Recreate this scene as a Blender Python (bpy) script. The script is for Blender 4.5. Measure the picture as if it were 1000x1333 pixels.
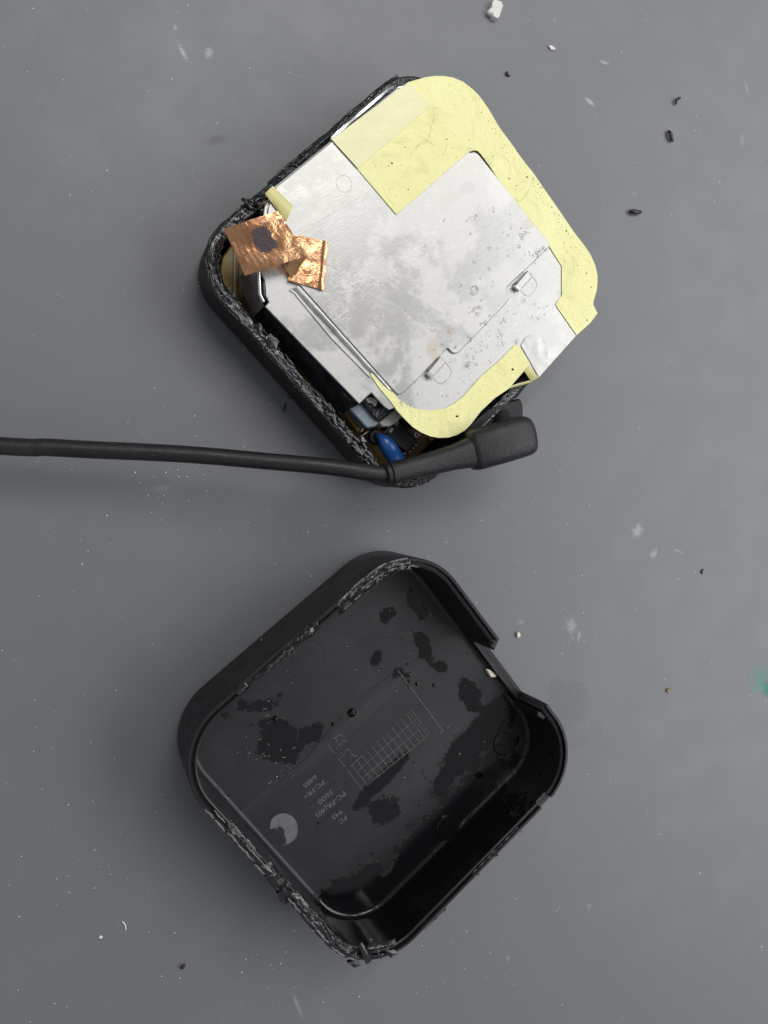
import bpy, bmesh, math, random
from mathutils import Vector, Matrix, noise, geometry
random.seed(7)
S = bpy.context.scene
for o in list(bpy.data.objects): bpy.data.objects.remove(o)
MM = 0.001
# ------------------------------------------------------------------ camera
F = 1100.0; NX, NY = 110.0, 622.0; AX = 0.30
n_ = Vector(((NX-500)/F, -(NY-666.5)/F, -1.0)); k_ = n_.length
u_ = -n_/k_
xw = Vector((1, 0, 0)); xw = (xw - xw.dot(u_)*u_).normalized(); yw = u_.cross(xw)
R3 = Matrix((xw, yw, u_)); H = AX/k_
def P(px, z=0.0):
    d = R3 @ Vector(((px[0]-500)/F, -(px[1]-666.5)/F, -1.0))
    t = (z-H)/d.z
    return Vector((d.x*t, d.y*t, z))
cam = bpy.data.cameras.new('camera'); co = bpy.data.objects.new('camera', cam)
S.collection.objects.link(co)
cam.sensor_fit = 'VERTICAL'; cam.sensor_height = 36; cam.lens = F/1333*36
cam.clip_start = .01; cam.clip_end = 50
co.matrix_world = Matrix.Translation((0, 0, H)) @ R3.to_4x4()
S.camera = co
# ------------------------------------------------------------------ room light
w = bpy.data.worlds.new('World'); S.world = w; w.use_nodes = True
bg = w.node_tree.nodes['Background']; bg.inputs[0].default_value = (.94, .97, 1, 1); bg.inputs[1].default_value = .26
S.view_settings.view_transform = 'Standard'; S.view_settings.look = 'None'
S.view_settings.exposure = .12; S.view_settings.gamma = 1
def panel(name, loc, sx, sy, power, col):
    l = bpy.data.lights.new(name, 'AREA'); l.shape = 'RECTANGLE'; l.size = sx; l.size_y = sy
    l.energy = power; l.color = col
    o = bpy.data.objects.new(name, l); S.collection.objects.link(o); o.location = loc
    return o
for dx, dy in ((0, 0), (-.20, .22)):
    panel('ceiling_tube_light', (.50+dx, .93+dy, 1.5), 1.3, .05, 6.3, (1, .985, .96)).rotation_euler = (0, 0, math.radians(40))
panel('ceiling_panel_light', (2.0, .1, 1.5), 1.9, 2.6, 53.0, (.97, .99, 1))
# ------------------------------------------------------------------ materials
class NT:
    def __init__(s, name):
        s.m = bpy.data.materials.new(name); s.m.use_nodes = True
        s.t = s.m.node_tree; s.b = s.t.nodes['Principled BSDF']
    def n(s, typ, **kw):
        x = s.t.nodes.new(typ)
        for k, v in kw.items():
            if k == 'inp':
                for a, b in v.items():
                    if hasattr(b, 'is_linked') or isinstance(b, bpy.types.NodeSocket): s.t.links.new(b, x.inputs[a])
                    else: x.inputs[a].default_value = b
            else: setattr(x, k, v)
        return x
    def set(s, name, v):
        if isinstance(v, bpy.types.NodeSocket): s.t.links.new(v, s.b.inputs[name])
        else: s.b.inputs[name].default_value = v
    def coord(s): 
        if not hasattr(s, 'c'): s.c = s.n('ShaderNodeTexCoord').outputs['Object']
        return s.c
    def noise(s, scale, detail=4, rough=.55, dist=0, vec=None):
        return s.n('ShaderNodeTexNoise', inp={'Vector': vec or s.coord(), 'Scale': scale, 'Detail': detail, 'Roughness': rough, 'Distortion': dist}).outputs[0]
    def ramp(s, v, lo, hi, a=0., b=1.):
        return s.n('ShaderNodeMapRange', interpolation_type='SMOOTHSTEP', inp={0: v, 1: lo, 2: hi, 3: a, 4: b}).outputs[0]
    def mix(s, f, a, b):
        x = s.n('ShaderNodeMix', data_type='RGBA')
        for sock, v in ((x.inputs[0], f), (x.inputs[6], a), (x.inputs[7], b)):
            if isinstance(v, bpy.types.NodeSocket): s.t.links.new(v, sock)
            elif isinstance(v, (tuple, list)): sock.default_value = (*v, 1)[:4]
            else: sock.default_value = v
        return x.outputs[2]
    def math(s, op, a, b=0.):
        return s.n('ShaderNodeMath', operation=op, inp={0: a, 1: b}).outputs[0]
    def bump(s, h, dist, st=1., prev=None):
        x = s.n('ShaderNodeBump', inp={'Height': h, 'Distance': dist, 'Strength': st})
        if prev: s.t.links.new(prev, x.inputs['Normal'])
        return x.outputs[0]
    def mapped(s, rot=0, sc=(1, 1, 1), loc=(0, 0, 0)):
        r = s.n('ShaderNodeMapping', vector_type='TEXTURE', inp={0: s.coord(), 1: loc, 2: (0, 0, rot), 3: sc})
        return r.outputs[0]

def simple(name, col, rough=.5, metal=0., grain=None, var=.25, bump=None):
    m = NT(name)
    nz = m.noise(grain or 600)
    c2 = tuple(min(1, c*(1+var)) for c in col); c1 = tuple(c*(1-var) for c in col)
    m.set('Base Color', m.mix(nz, c1, c2)); m.set('Roughness', rough); m.set('Metallic', metal)
    if bump: m.set('Normal', m.bump(m.noise(bump[0], 3), bump[1]))
    return m.m

# --- grey bench surface, with its smudges and stains
def bench_material():
    m = NT('bench_laminate')
    fine = m.noise(2500, 2); big = m.noise(9, 4); mid = m.noise(55, 5)
    col = m.mix(fine, (.148, .150, .162), (.170, .172, .184))
    col = m.mix(m.ramp(big, .35, .7, 0, .35), col, (.150, .160, .170))
    col = m.mix(m.ramp(mid, .5, .75, 0, .16), col, (.20, .20, .20))
    # stains with a shape of their own: px centre, half sizes in px, rotation, colour, opacity, grain
    st = [((768, 132), 9, 4, -25, (.55, .57, .6), .55, 700), ((786, 81), 8, 2.5, -5, (.55, .55, .57), .5, 900),
          ((966, 182), 5, 9, 10, (.4, .4, .42), .35, 600), ((972, 115), 4, 9, 15, (.4, .4, .42), .4, 700),
          ((238, 68), 3, 11, 30, (.6, .6, .6), .5, 1100), ((272, 69), 5, 7, -20, (.6, .6, .6), .45, 1200), ((228, 36), 3, 4, 0, (.45, .45, .45), .4, 900),
          ((281, 182), 16, 7, 20, (.07, .07, .075), .55, 500), ((237, 219), 5, 3, 0, (.08, .08, .08), .4, 500),
          ((830, 691), 11, 9, 35, (.5, .52, .54), .5, 600), ((851, 721), 6, 9, -30, (.5, .5, .52), .45, 700), ((882, 717), 8, 2, -20, (.5, .5, .5), .4, 800),
          ((744, 814), 9, 13, 10, (.5, .5, .52), .4, 900), ((754, 828), 3, 8, -15, (.5, .5, .52), .4, 800), ((678, 810), 8, 4, 0, (.45, .45, .47), .3, 900),
          ((387, 1308), 3, 22, 20, (.4, .4, .42), .45, 900), ((767, 1179), 4, 5, 0, (.42, .42, .43), .4, 600), ((661, 1247), 3, 4, 0, (.42, .42, .43), .4, 700),
          ((722, 26), 6, 4, 0, (.4, .4, .4), .25, 900), ((210, 580+56), 14, 6, 0, (.35, .35, .35), .25, 1100), ((826, 252), 4, 5, 0, (.4, .4, .4), .3, 700),
          ((999, 896), 13, 15, 0, (.0, .17, .10), 1., 350), ((990, 884), 24, 22, 20, (.02, .24, .18), .6, 250)]
    for (c, a, b, rot, cl, op, g) in st:
        w0 = P(c); sc = .000275
        v = m.mapped(math.radians(rot), (a*sc, b*sc, 1), (w0.x, w0.y, 0))
        ln = m.n('ShaderNodeVectorMath', operation='LENGTH', inp={0: v}).outputs['Value']
        q = m.math('ADD', ln, m.math('MULTIPLY', m.math('SUBTRACT', m.noise(g, 5, .75), .5), 3.6))
        col = m.mix(m.ramp(q, .0, 1.25, op, 0), col, cl)
    # dried water film beside the cover
    wet = None
    for c, a, b, rot in (((742, 922), 27, 46, -30), ((776, 948), 12, 18, 0), ((752, 962), 22, 18, 0), ((725, 900), 16, 22, 0)):
        w0 = P(c); v = m.mapped(math.radians(rot), (a*.00027, b*.00027, 1), (w0.x, w0.y, 0))
        ln = m.n('ShaderNodeVectorMath', operation='LENGTH', inp={0: v}).outputs['Value']
        q = m.math('ADD', ln, m.math('MULTIPLY', m.math('SUBTRACT', m.noise(130, 3), .5), 1.0))
        f = m.ramp(q, .93, .99, 1, 0)
        wet = f if wet is None else m.math('MAXIMUM', wet, f)
    col = m.mix(m.math('MULTIPLY', wet, .75), col, (.116, .121, .134))
    for ang, g in ((25, 60), (-50, 45), (80, 70)):
        sc = m.noise(g, 2, .5, 0, m.mapped(math.radians(ang), (1.6, .05, 1)))
        brk = m.ramp(m.noise(23, 3), .5, .62)
        col = m.mix(m.math('MULTIPLY', m.ramp(sc, .70, .76, 0, .10), brk), col, (.32, .32, .33))
    m.set('Base Color', col)
    r = m.ramp(mid, .3, .7, .40, .47)
    m.set('Roughness', m.math('SUBTRACT', r, m.math('MULTIPLY', wet, .08)))
    m.set('Specular IOR Level', .5)
    m.set('Normal', m.bump(m.noise(1800, 3), .00004, .6))
    return m.m

def plastic(name, col, rough, bumpd=.00004, scale=2500):
    m = NT(name)
    m.set('Base Color', m.mix(m.noise(300, 5), tuple(c*.8 for c in col), tuple(c*1.25 for c in col)))
    m.set('Roughness', m.ramp(m.noise(120, 4), .3, .7, rough*.9, rough*1.12))
    m.set('Specular IOR Level', .36)
    m.set('Normal', m.bump(m.noise(scale, 3), bumpd))
    return m.m
COVER_XY = (.09259, -.09061)
def dusty_rubber(name, col, rough, bumpd):
    m = NT(name)
    c = m.mix(m.noise(300, 5), tuple(c*.75 for c in col), tuple(c*1.3 for c in col))
    c = m.mix(m.ramp(m.noise(1700, 2), .68, .74, 0, .55), c, (.16, .16, .16))
    c = m.mix(m.ramp(m.noise(70, 5, .7), .52, .72, 0, .35), c, (.045, .044, .043))
    m.set('Base Color', c); m.set('Roughness', m.ramp(m.noise(120, 4), .3, .7, rough*.85, rough*1.15)); m.set('Specular IOR Level', .42)
    b = m.bump(m.noise(260, 3), .00022, .5)
    m.set('Normal', m.bump(m.noise(2600, 3), bumpd, 1, b))
    return m.m
def wet_plastic():
    m = NT('wet_moulded_plastic')
    w1 = m.noise(42, 6, .6, .6); w2 = m.noise(120, 7, .68)
    wet = m.ramp(m.math('ADD', w1, m.math('MULTIPLY', m.math('SUBTRACT', w2, .5), .3)), .64, .65)
    for c, a, b, rot in (((362, 962), 34, 24, -40), ((402, 958), 24, 13, 35), ((490, 857), 8, 11, -10), ((553, 845), 11, 24, 25), ((575, 868), 8, 14, 60), ((612, 905), 14, 30, 25), ((500, 1055), 20, 26, 0),
                         ((620, 960), 95, 22, 46), ((560, 1110), 190, 42, 46), ((470, 1185), 80, 60, 0), ((505, 800), 16, 9, 40), ((545, 790), 8, 26, 30), ((500, 1012), 60, 12, 40)):
        w0 = P(c, .0086); v = m.mapped(math.radians(rot), (a*.00026, b*.00026, 10), (w0.x-COVER_XY[0], w0.y-COVER_XY[1], 0))
        ln = m.n('ShaderNodeVectorMath', operation='LENGTH', inp={0: v}).outputs['Value']
        q = m.math('ADD', ln, m.math('MULTIPLY', m.math('SUBTRACT', w2, .5), 3.0 if a < 60 else 1.8))
        wet = m.math('MAXIMUM', wet, m.ramp(q, .90, 1.0, 1, 0))
    dust = m.ramp(m.noise(75, 5), .35, .75)
    dry = m.mix(dust, (.0085, .0086, .0106), (.0160, .0162, .0194))
    scr = m.noise(90, 3, .6, 0, m.mapped(math.radians(38), (9, .6, 1)))
    dry = m.mix(m.ramp(scr, .55, .75, 0, .5), dry, (.030, .030, .033))
    semi = m.ramp(m.math('ADD', m.noise(30, 6, .65, .8), m.math('MULTIPLY', m.math('SUBTRACT', w2, .5), .2)), .53, .56, 0, .45)
    dry = m.mix(semi, dry, (.0065, .0065, .0085))
    m.set('Base Color', m.mix(wet, dry, (.0050, .0050, .0062)))
    m.set('Roughness', m.n('ShaderNodeMapRange', inp={0: wet, 3: .44, 4: .11}).outputs[0])
    m.set('Normal', m.bump(m.math('ADD', m.math('MULTIPLY', m.noise(1500, 3), .25), m.math('MULTIPLY', wet, 1.6)), .00009))
    return m.m
def torn_plastic():
    m = NT('torn_plastic')
    a = m.noise(330, 5, .65); b = m.noise(900, 4)
    c = m.mix(m.ramp(a, .50, .62), (.005, .005, .007), (.019, .0185, .020))
    c = m.mix(m.math('MULTIPLY', m.ramp(b, .58, .68), m.ramp(a, .53, .6, 0, .7)), c, (.22, .21, .205))
    patchy = m.ramp(m.noise(75, 3), .42, .60)
    c = m.mix(patchy, (.007, .007, .009), c)
    m.set('Base Color', c); m.set('Roughness', m.ramp(a, .45, .6, .12, .30)); m.set('Specular IOR Level', .8)
    m.set('Normal', m.bump(m.noise(600, 3, .6), .0003))
    return m.m
MOD_XY = (0.10294, 0.06404)
LID_STAINS = [(480, 365, 62, 24, 20, None, 0), (545, 330, 40, 20, 40, None, 0), (565, 410, 34, 22, 35, None, 0), (430, 345, 30, 16, -20, None, 0), (490, 420, 26, 14, 20, None, 0), (560, 300, 30, 12, 40, None, 0),
              (440, 410, 18, 22, 40, None, 0), (500, 360, 26, 16, -35, (.40, .395, .388), .35), (470, 300, 40, 60, -35, (.62, .61, .60), .35), (520, 390, 24, 12, 30, (.43, .425, .42), .3),
              (586, 431, 7.5, 8.5, 0, (.44, .36, .30), .55), (563, 455, 13, 17, 15, (.44, .37, .31), .55), (690, 290, 8, 16, -50, (.45, .38, .33), .5), (608, 245, 16, 7, 30, (.45, .43, .42), .4), (655, 235, 30, 40, 0, (.62, .605, .59), .4)]
def shield_metal(name, rough=.33, tint=(.52, .507, .49), stain=.6):
    m = NT(name)
    br = m.noise(1500, 3, .6, 0, m.mapped(math.radians(32), (3.5, .5, 1)))
    br2 = m.noise(1300, 3, .6, 0, m.mapped(math.radians(32), (4, .45, 1)))
    pat = m.ramp(m.math('ADD', m.noise(38, 6, .6, .4), m.math('MULTIPLY', m.math('SUBTRACT', m.noise(260, 5, .7), .5), .25)), .44, .56)
    spots = m.ramp(m.noise(620, 5, .7), .56, .66)
    c = m.mix(m.ramp(br, .4, .65), tint, tuple(t*.90 for t in tint))
    c = m.mix(m.math('MULTIPLY', pat, stain), c, (.55, .535, .51))
    c = m.mix(m.math('MULTIPLY', m.math('MULTIPLY', pat, spots), .3), c, (.70, .69, .68))
    brown = m.ramp(m.noise(28, 3), .66, .72)
    c = m.mix(m.math('MULTIPLY', brown, .35), c, (.45, .37, .31))
    bmp = m.noise(1250, 4, .65)
    crust = None
    for cx, cy, a, b, rot, cl, op in LID_STAINS:
        w0 = P((cx, cy), .0243); vv = m.mapped(math.radians(rot), (a*.00026, b*.00026, 10), (w0.x-MOD_XY[0], w0.y-MOD_XY[1], 0))
        ln = m.n('ShaderNodeVectorMath', operation='LENGTH', inp={0: vv}).outputs['Value']
        q = m.math('ADD', ln, m.math('MULTIPLY', m.math('SUBTRACT', m.noise(150, 6, .65), .5), 1.8))
        f = m.ramp(q, .55, 1.1, 1, 0)
        if cl is None: crust = f if crust is None else m.math('MAXIMUM', crust, f)
        else: c = m.mix(m.math('MULTIPLY', f, op), c, cl)
    crust = m.math('MULTIPLY', crust, m.ramp(bmp, .46, .66))
    c = m.mix(m.math('MULTIPLY', crust, .14), c, (.68, .67, .65))
    m.set('Base Color', c)
    m.set('Metallic', m.n('ShaderNodeMapRange', inp={0: pat, 3: .93, 4: .80}).outputs[0])
    m.set('Roughness', m.n('ShaderNodeMapRange', inp={0: pat, 3: rough, 4: rough+.13}).outputs[0])
    bb = m.bump(br2, .00002, .8)
    bb = m.bump(crust, .000022, .5, bb)
    m.set('Normal', m.bump(m.noise(900, 4), .00003, .4, bb))
    return m.m
def yellow_film():
    m = NT('yellow_film')
    c = m.mix(m.ramp(m.noise(30, 4), .35, .7), (.92, .88, .44), (.90, .85, .39))
    c = m.mix(m.ramp(m.noise(1150, 3, .55), .69, .72), c, (.22, .17, .06))
    c = m.mix(m.ramp(m.noise(90, 6, .7, 1.5), .54, .66, 0, .26), c, (.58, .53, .26))
    m.set('Base Color', c); m.set('Roughness', .34)
    b = m.bump(m.noise(80, 5, .6, 1.4), .0009, .5)
    m.set('Normal', m.bump(m.noise(700, 4), .00004, 1, b))
    m.set('Subsurface Weight', .0)
    return m.m
def copper_foil():
    m = NT('copper_foil')
    ox = m.ramp(m.noise(230, 5, .65), .50, .62)
    c = m.mix(m.ramp(m.noise(120, 4), .35, .65), (.60, .275, .135), (.84, .48, .26))
    c = m.mix(m.math('MULTIPLY', ox, .65), c, (.30, .14, .09))
    m.set('Base Color', c); m.set('Metallic', .95)
    m.set('Roughness', m.n('ShaderNodeMapRange', inp={0: ox, 3: .22, 4: .5}).outputs[0])
    b = m.bump(m.noise(260, 4, .55, 1.), .0006, .6)
    m.set('Normal', m.bump(m.noise(1500, 3), .00008, 1, b))
    return m.m
def water(clear=.5):
    m = NT('water'); m.set('Base Color', (1, 1, 1, 1)); m.set('Transmission Weight', 1.); m.set('IOR', 1.33); m.set('Roughness', .0)
    tr = m.n('ShaderNodeBsdfTransparent').outputs[0]
    mx = m.n('ShaderNodeMixShader', inp={0: clear, 1: m.b.outputs[0], 2: tr})
    m.t.links.new(mx.outputs[0], m.t.nodes['Material Output'].inputs['Surface'])
    return m.m
def corroded():
    m = NT('dark_adhesive_patch')
    m.set('Base Color', m.mix(m.noise(1500, 5, .7), (.030, .020, .024), (.20, .15, .16)))
    m.set('Roughness', .45); m.set('Metallic', .3); m.set('Normal', m.bump(m.noise(1400, 5, .7), .0007))
    return m.m

M = dict(
    bench=bench_material(),
    shell=plastic('black_moulded_plastic', (.0065, .0065, .0076), .45, .00003, 3500),
    lip=plastic('black_lip_plastic', (.016, .016, .018), .33),
    wet=wet_plastic(), torn=torn_plastic(),
    metal=shield_metal('stained_lid_metal'), frame=shield_metal('frame_metal', .33, (.52, .51, .495), .5),
    bright=simple('bright_bent_metal', (.86, .85, .84), .22, .95, 400, .06),
    dull=simple('dull_bracket_metal', (.40, .37, .34), .33, .75, 260, .35, (300, .0002)),
    yellow=yellow_film(), yellow_tape=simple('pale_yellow_tape', (.88, .84, .50), .26, 0, 60, .05, (120, .0002)),
    olive=simple('olive_tape', (.68, .62, .27), .35, 0, 80, .15),
    copper=copper_foil(), patch=corroded(),
    board=simple('brown_circuit_board', (.20, .118, .028), .35, 0, 350, .4),
    goldboard=simple('olive_circuit_board', (.27, .19, .05), .38, 0, 300, .3),
    film=simple('black_shiny_film', (.016, .016, .020), .24, 0, 200, .4, (160, .0012)),
    bluegrey=simple('blue_grey_plastic', (.23, .28, .33), .45, 0, 700, .2),
    sheen_film=simple('sheen_streaked_film', (.030, .030, .034), .22, 0, 260, .85, (240, .0009)),  # gap film: grey streaks in the colour stand in for its shiny reflections
    glue=simple('white_glue', (.62, .58, .52), .5, 0, 500, .15, (700, .0002)),
    blue=simple('blue_epoxy', (.012, .085, .30), .28, 0, 300, .2),
    chip=simple('black_chip_resin', (.013, .012, .011), .45, 0, 900, .3, (1500, .00006)),
    cable=dusty_rubber('black_rubber', (.0110, .0110, .0120), .42, .00007),
    plug=dusty_rubber('black_textured_plug', (.0110, .0110, .0125), .38, .00016),
    solder=simple('solder', (.75, .73, .70), .3, .8, 900, .1),
    white=simple('white_chip_plastic', (.72, .71, .68), .5, 0, 500, .08),
    ivory=simple('ivory_plastic', (.80, .74, .58), .5, 0, 500, .08),
    dust=simple('white_dust', (.80, .80, .80), .6, 0, 100, .1),
    crumb=simple('black_crumb', (.012, .012, .013), .4, 0, 900, .3),
    mark=plastic('raised_mark_plastic', (.21, .21, .215), .33), faint=plastic('faint_line_plastic', (.013, .013, .015), .35),
    glint=simple('glint_paled_plastic', (.12, .118, .12), .13, 0, 420, .85, (700, .0003)), text=plastic('raised_text_plastic', (.14, .14, .145), .38),  # rim beads: black plastic coloured paler to stand in for specular glints
    residue=simple('grey_residue', (.125, .125, .13), .6, 0, 330, .55),
    amber=simple('amber_resin', (.20, .13, .07), .25, 0, 500, .3),
    water=water(.1), film_water=water(.6))
# ------------------------------------------------------------------ object helpers
C = S.collection
def link(name, me, mats, parent=None, smooth=False, kind=None, label=None):
    o = bpy.data.objects.new(name, me); C.objects.link(o)
    for m in (mats if isinstance(mats, (list, tuple)) else [mats]): me.materials.append(m)
    if smooth: me.polygons.foreach_set('use_smooth', [True]*len(me.polygons))
    if parent:
        o.parent = parent
        po = Vector((0, 0, 0)); q = parent
        while q: po += q.location; q = q.parent
        me.transform(Matrix.Translation(-po))
    if kind: o['kind'] = kind
    if label: o['label'] = label
    me.update()
    return o
def mesh(name, v, f, mats, parent=None, smooth=False, mi=None, kind=None, label=None):
    me = bpy.data.meshes.new(name); me.from_pydata([tuple(x) for x in v], [], f)
    if mi: me.polygons.foreach_set('material_index', mi)
    bm = bmesh.new(); bm.from_mesh(me); bmesh.ops.recalc_face_normals(bm, faces=bm.faces); bm.to_mesh(me); bm.free()
    return link(name, me, mats, parent, smooth, kind, label)
def thing(name, label, cat, loc, group=None):
    o = bpy.data.objects.new(name, None); C.objects.link(o); o.location = loc; o.empty_display_size = .01
    o['label'] = label; o['category'] = cat
    if group: o['group'] = group
    return o
def solo(o, label, cat, group=None, kind=None):
    """a thing that is one mesh: origin to its base centre"""
    me = o.data; n = len(me.vertices)
    c = sum((v.co for v in me.vertices), Vector())/n; c.z = min(v.co.z for v in me.vertices)
    me.transform(Matrix.Translation(-c)); o.location = c
    o['label'] = label; o['category'] = cat
    if group: o['group'] = group
    if kind: o['kind'] = kind
    return o
def soften(pts, r=.0008, n=3):
    """round the corners of a closed polygon of 2-D points"""
    out = []
    N = len(pts)
    for i in range(N):
        a, b, c = pts[i-1], pts[i], pts[(i+1) % N]
        u, v = (a-b), (c-b); lu, lv = u.length, v.length
        q = min(r, lu*.45, lv*.45)
        p0 = b+u*(q/lu); p1 = b+v*(q/lv)
        for k in range(n+1):
            t = k/n; out.append(p0*(1-t)**2+b*2*t*(1-t)+p1*t*t)
    return out
def area2(p): return sum(p[i-1].x*p[i].y-p[i].x*p[i-1].y for i in range(len(p)))/2
def inset(pts, d):
    N = len(pts); s = 1 if area2(pts) > 0 else -1; out = []
    for i in range(N):
        a, b, c = pts[i-1], pts[i], pts[(i+1) % N]
        e1 = (b-a).normalized() if (b-a).length > 1e-9 else Vector((1, 0)); e2 = (c-b).normalized() if (c-b).length > 1e-9 else e1
        n1 = Vector((-e1.y, e1.x))*s; n2 = Vector((-e2.y, e2.x))*s
        m = n1+n2
        if m.length < 1e-6: out.append(b.copy()); continue
        m.normalize(); k = d/max(.45, m.dot(n1)); out.append(b+m*k)
    return out
def px2(poly, z): return [P(p, z).to_2d() for p in poly]
def prism(name, pts, z0, z1, mat, parent, bev=.0003, r=None, smooth=False, label=None):
    if r: pts = soften(pts, r)
    N = len(pts); ins = inset(pts, bev); v = []
    for p in pts: v.append((p.x, p.y, z0))
    for p in pts: v.append((p.x, p.y, z1-bev))
    for p in ins: v.append((p.x, p.y, z1))
    f = []
    for k in range(2):
        for i in range(N):
            j = (i+1) % N; f.append((k*N+i, k*N+j, (k+1)*N+j, (k+1)*N+i))
    f.append(tuple(range(2*N, 3*N))); f.append(tuple(range(N-1, -1, -1)))
    return mesh(name, v, f, mat, parent, smooth, label=label)
def sheet(name, pts, zf, thick, mat, parent, res=.002, label=None, dens=True):
    """a thin sheet over a polygon whose height follows zf(x, y)"""
    if dens:
        q = []
        for i in range(len(pts)):
            a, b = pts[i], pts[(i+1) % len(pts)]; n = max(1, int((b-a).length/res))
            for k in range(n): q.append(a.lerp(b, k/n))
        pts = q
    if area2(pts) < 0: pts = pts[::-1]
    N = len(pts); xs = [p.x for p in pts]; ys = [p.y for p in pts]
    def inside(x, y):
        c = False
        for i in range(N):
            a, b = pts[i-1], pts[i]
            if (a.y > y) != (b.y > y) and x < (b.x-a.x)*(y-a.y)/(b.y-a.y)+a.x: c = not c
        return c
    allp = list(pts); rr = random.Random(3)
    y = min(ys)+res/2
    while y < max(ys):
        x = min(xs)+res/2
        while x < max(xs):
            X, Y = x+rr.uniform(-.2, .2)*res, y+rr.uniform(-.2, .2)*res
            if inside(X, Y) and min((Vector((X, Y))-p).length for p in pts) > res*.45: allp.append(Vector((X, Y)))
            x += res
        y += res
    vv, ee, ff, *_ = geometry.delaunay_2d_cdt(allp, [], [list(range(N))], 1, 1e-7)
    n = len(vv)
    v = [(p.x, p.y, zf(p.x, p.y)) for p in vv]+[(p.x, p.y, zf(p.x, p.y)-thick) for p in vv]
    f = [tuple(t) for t in ff]+[tuple(i+n for i in reversed(t)) for t in ff]
    cnt = {}
    for t in ff:
        for i in range(len(t)):
            e = (t[i-1], t[i]); cnt[tuple(sorted(e))] = None if tuple(sorted(e)) in cnt else e
    for e in cnt.values():
        if e: f.append((e[0]+n, e[1]+n, e[1], e[0]))
    o = mesh(name, v, f, mat, parent, False, label=label)
    me = o.data
    for p in me.polygons: p.use_smooth = True
    me.set_sharp_from_angle(angle=math.radians(40)) if hasattr(me, 'set_sharp_from_angle') else None
    return o
def patch(name, c, nu, nv, disp, thick, mat, parent, label=None, mi=None):
    """bilinear sheet over four 3-D corners, c = p00, p10, p11, p01; disp(u, v) lifts along z"""
    v = []
    for s in (0, -1):
        for j in range(nv+1):
            for i in range(nu+1):
                a, b = i/nu, j/nv
                p = c[0]*(1-a)*(1-b)+c[1]*a*(1-b)+c[2]*a*b+c[3]*(1-a)*b
                v.append((p.x, p.y, p.z+disp(a, b)+s*thick))
    W = nu+1; n = W*(nv+1); f = []; m = []
    for j in range(nv):
        for i in range(nu):
            q = (j*W+i, j*W+i+1, (j+1)*W+i+1, (j+1)*W+i); f.append(q); m.append(mi((i+.5)/nu, (j+.5)/nv) if mi else 0)
            f.append(tuple(x+n for x in reversed(q))); m.append(0)
    ring = [i for i in range(W)]+[j*W+nu for j in range(1, nv+1)]+[nv*W+i for i in range(nu-1, -1, -1)]+[j*W for j in range(nv-1, 0, -1)]
    for i in range(len(ring)):
        a, b = ring[i], ring[(i+1) % len(ring)]; f.append((a, a+n, b+n, b)); m.append(0)
    o = mesh(name, v, f, mat, parent, True, m if mi else None, label=label)
    if hasattr(o.data, 'set_sharp_from_angle'): o.data.set_sharp_from_angle(angle=math.radians(50))
    return o
def tube_geo(path, rad, n=10, v=None, f=None, flat=1.):
    v = [] if v is None else v; f = [] if f is None else f
    b0 = len(v); L = len(path); prev = None
    for i, p in enumerate(path):
        t = (path[min(i+1, L-1)]-path[max(i-1, 0)]).normalized()
        a = t.cross(Vector((0, 0, 1)))
        a = a.normalized() if a.length > 1e-5 else Vector((1, 0, 0))
        if prev and a.dot(prev) < 0: a = -a
        prev = a; b = a.cross(t)
        r = rad[i] if isinstance(rad, (list, tuple)) else rad
        for k in range(n):
            th = 2*math.pi*k/n; v.append(p+a*(math.cos(th)*r)+b*(math.sin(th)*r*flat))
    for i in range(L-1):
        for k in range(n):
            j = (k+1) % n; f.append((b0+i*n+k, b0+i*n+j, b0+(i+1)*n+j, b0+(i+1)*n+k))
    f.append(tuple(b0+k for k in range(n))); f.append(tuple(b0+(L-1)*n+k for k in range(n)))
    return v, f
def tube(name, path, rad, mat, parent, n=10, flat=1., label=None, kind=None):
    v, f = tube_geo(path, rad, n, flat=flat)
    o = mesh(name, v, f, mat, parent, True, label=label, kind=kind)
    if hasattr(o.data, 'set_sharp_from_angle'): o.data.set_sharp_from_angle(angle=math.radians(55))
    return o
def spline(pts, n=12):
    out = []
    for i in range(len(pts)-1):
        p0, p1, p2, p3 = pts[max(i-1, 0)], pts[i], pts[i+1], pts[min(i+2, len(pts)-1)]
        for k in range(n):
            t = k/n
            out.append(.5*((2*p1)+(p2-p0)*t+(2*p0-5*p1+4*p2-p3)*t*t+(3*p1-p0-3*p2+p3)*t**3))
    out.append(pts[-1].copy()); return out
def loft(name, secs, mat, parent, n=28, smooth=True, label=None):
    """secs: (centre, side vector, up vector, half width, half height, exponent)"""
    v = []; f = []
    for c, a, b, hw, hh, e in secs:
        for k in range(n):
            th = 2*math.pi*k/n; x, y = math.cos(th), math.sin(th)
            X = math.copysign(abs(x)**(2/e), x)*hw; Y = math.copysign(abs(y)**(2/e), y)*hh
            v.append(c+a*X+b*Y)
    for i in range(len(secs)-1):
        for k in range(n):
            j = (k+1) % n; f.append((i*n+k, i*n+j, (i+1)*n+j, (i+1)*n+k))
    f.append(tuple(range(n))); f.append(tuple((len(secs)-1)*n+k for k in range(n)))
    o = mesh(name, v, f, mat, parent, smooth, label=label)
    if hasattr(o.data, 'set_sharp_from_angle'): o.data.set_sharp_from_angle(angle=math.radians(50))
    return o
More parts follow.
